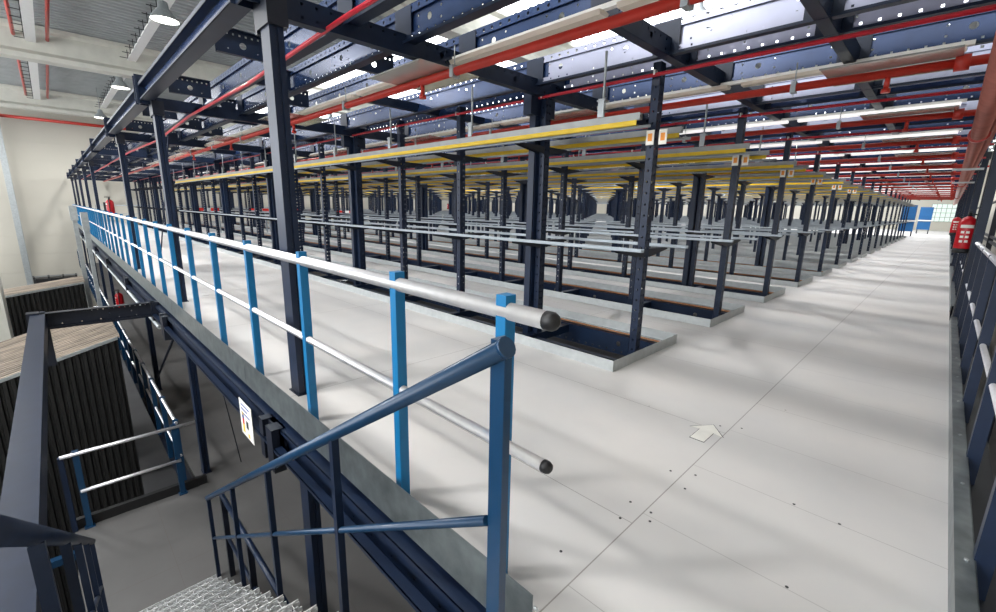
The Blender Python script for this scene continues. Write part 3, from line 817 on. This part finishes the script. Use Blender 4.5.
extinguisher(.185, 8.6, .92, 'large red fire extinguisher hanging on the first column of the right railing')
extinguisher(.15, 17.4, .92, 'smaller-looking red fire extinguisher farther down the right side of the aisle')
extinguisher(-16.6, 1.2, .92, 'red fire extinguisher fixed behind the blue railing far along it')
MB().box(-.01, .01, -.14, -.08, .1, .4).build('bracket', M['dark'], bpy.data.objects['fire_extinguisher.002'])
extinguisher(-15.9, 1.02, -1.6, 'dark red fire extinguisher below the deck edge on the lower level')
extinguisher(-33.1, 26.3, 1.2, 'small red fire extinguisher far back among the racks')

# far end: blue panels, pale column, red and white boards
for i, (x, y_) in enumerate(((-2.15, 44.), (-1.45, 52.))):
    f = thing('blue_cabinet', f'bright blue tall panel unit at the far end of the aisle, {["nearer", "farther"][i]} one', 'panel', (x, y_, 0))
    MB().box(-.4, .4, 0, .6, .35, 2.2).build('body', M['farblue'], f); MB().box(-.42, .5, -.1, -.04, 1.05, 1.15).build('white_bar', M['white'], f)
    for lx in (-.35, .35): MB().box(lx-.03, lx+.03, .1, .5, 0, .35).build('leg', M['dark'], f)
tag(MB().box(-12.6, -12.0, 33.9, 34.4, 0, 2.6).build('concrete_column', M['concrete']), 'pale square column standing far back between the racks', 'column')
for i in range(5):
    x = -24.5-2.1*i; yy = 5.07+PY*i*.5
for i, (x, yy) in enumerate(((-23.5, 5.0), (-21.8, 7.3), (-19.5, 9.6), (-24, 7.3), (-26, 9.6))):
    f = thing('barrier_board', 'red and white barrier board closing a rack aisle at far left', 'barrier', (x, yy, 1.0), 'red and white barrier boards')
    MB().box(-.02, .02, -.45, .45, 0, .13).build('board', M['rw'], f); MB().box(.02, .023, -.15, .12, 0, .13).build('white_band', M['white'], f)
    for ly in (-.425, .425): MB().box(-.02, .02, ly-.025, ly+.025, -1.0, 0).build('leg', M['rail'], f)
er = thing('railing', 'plain steel railing near the far left wall on the deck', 'railing', (XL-.6, 0, 0))
for yy in range(2, 20, 2): MB().box(-.02, .02, yy-.02, yy+.02, 0, 1.1).build('post', M['greyrail'], er)
MB().tube([(0, 2, 1.08), (0, 19, 1.08)], .025, 8).build('top_rail', M['rail'], er); MB().tube([(0, 2, .55), (0, 19, .55)], .02, 8).build('mid_rail', M['rail'], er)

# floor arrow
ar = [(-.876, 2.93), (-.973, 2.80), (-.918, 2.808), (-.918, 2.653), (-.834, 2.653), (-.834, 2.808), (-.775, 2.80)]
b = MB(); b.prism([(x, y) for x, y in ar][::-1], 'z', .0002, .002)
b.m = 1
cx, cy = -.876, 2.79
b.prism([(cx+(x-cx)*1.08, cy+(y-cy)*1.05) for x, y in ar][::-1], 'z', .0001, .0008)
tag(b.build('floor_arrow', [M['card'], M['brick']]), 'small white arrow sticker with dark outline on the pale floor', 'arrow')

SC = [(-.785+.03, 1.80), (-.785-.05, 1.66), (-.73, 1.74), (-.86, 1.80), (-.84, 2.20), (-.73, 2.26), (-.72, 2.10), (-.84, 2.95), (-.73, 3.02), (-.2, 1.78), (-.12, 2.36), (-.3, 2.37), (-1.5, 1.62), (-.9, 1.30)]
scm = None
for x, y in SC:
    if scm is None: scm = MB().tube([(0, 0, .0004), (0, 0, .0016)], .0065, 8).build('floor_screw', M['brick']); o = scm
    else: o = inst(scm)
    o.location = (x, y, 0); tag(o, 'small dark screw head set in the pale floor boards near the white arrow', 'screw', 'screw heads in the floor boards')

# ------------------------------------------------------------------ world, portals, camera
w = bpy.data.worlds.new('sky'); S.world = w; w.use_nodes = True
bg = w.node_tree.nodes['Background']; bg.inputs[0].default_value = (.93, .96, 1, 1); bg.inputs[1].default_value = 6.5
for (a, c) in SKY:
    ld = bpy.data.lights.new('portal', 'AREA'); ld.shape = 'RECTANGLE'; ld.size = SX1-SX0; ld.size_y = c-a; ld.cycles.is_portal = True
    l = bpy.data.objects.new('skylight_portal', ld); COL.objects.link(l); l.location = ((SX0+SX1)/2, (a+c)/2, RZ+.1)

ld = bpy.data.lights.new('portal', 'AREA'); ld.shape = 'RECTANGLE'; ld.size = XRW-XW; ld.size_y = 5.9; ld.cycles.is_portal = True
l = bpy.data.objects.new('fill_window_portal', ld); COL.objects.link(l); l.location = ((XW+XRW)/2, -9.2, 3.95); l.rotation_euler = (PI/2, 0, 0)
f, yaw, pitch, roll, h = 440.09, .7842, .2184, .0208, 1.378
fw = Vector((-math.sin(yaw)*math.cos(pitch), math.cos(yaw)*math.cos(pitch), -math.sin(pitch)))
rt = fw.cross(Vector((0, 0, 1))).normalized(); up = rt.cross(fw)
c, s = math.cos(roll), math.sin(roll); rt, up = c*rt+s*up, -s*rt+c*up
cd = bpy.data.cameras.new('camera'); cam = bpy.data.objects.new('camera', cd); COL.objects.link(cam)
cd.sensor_width = 36; cd.lens = f*36/996; cd.clip_start = .02; cd.clip_end = 300
cam.matrix_world = Matrix(((rt.x, up.x, -fw.x, 0), (rt.y, up.y, -fw.y, 0), (rt.z, up.z, -fw.z, h), (0, 0, 0, 1)))
S.camera = cam
S.view_settings.view_transform = 'Standard'; S.view_settings.look = 'None'; S.view_settings.gamma = 1
S.view_settings.use_curve_mapping = False
S.view_settings.exposure = 0.08
S.cycles.use_denoising = True
S.cycles.max_bounces = 6; S.cycles.diffuse_bounces = 4; S.cycles.glossy_bounces = 3
S.cycles.sample_clamp_indirect = 6
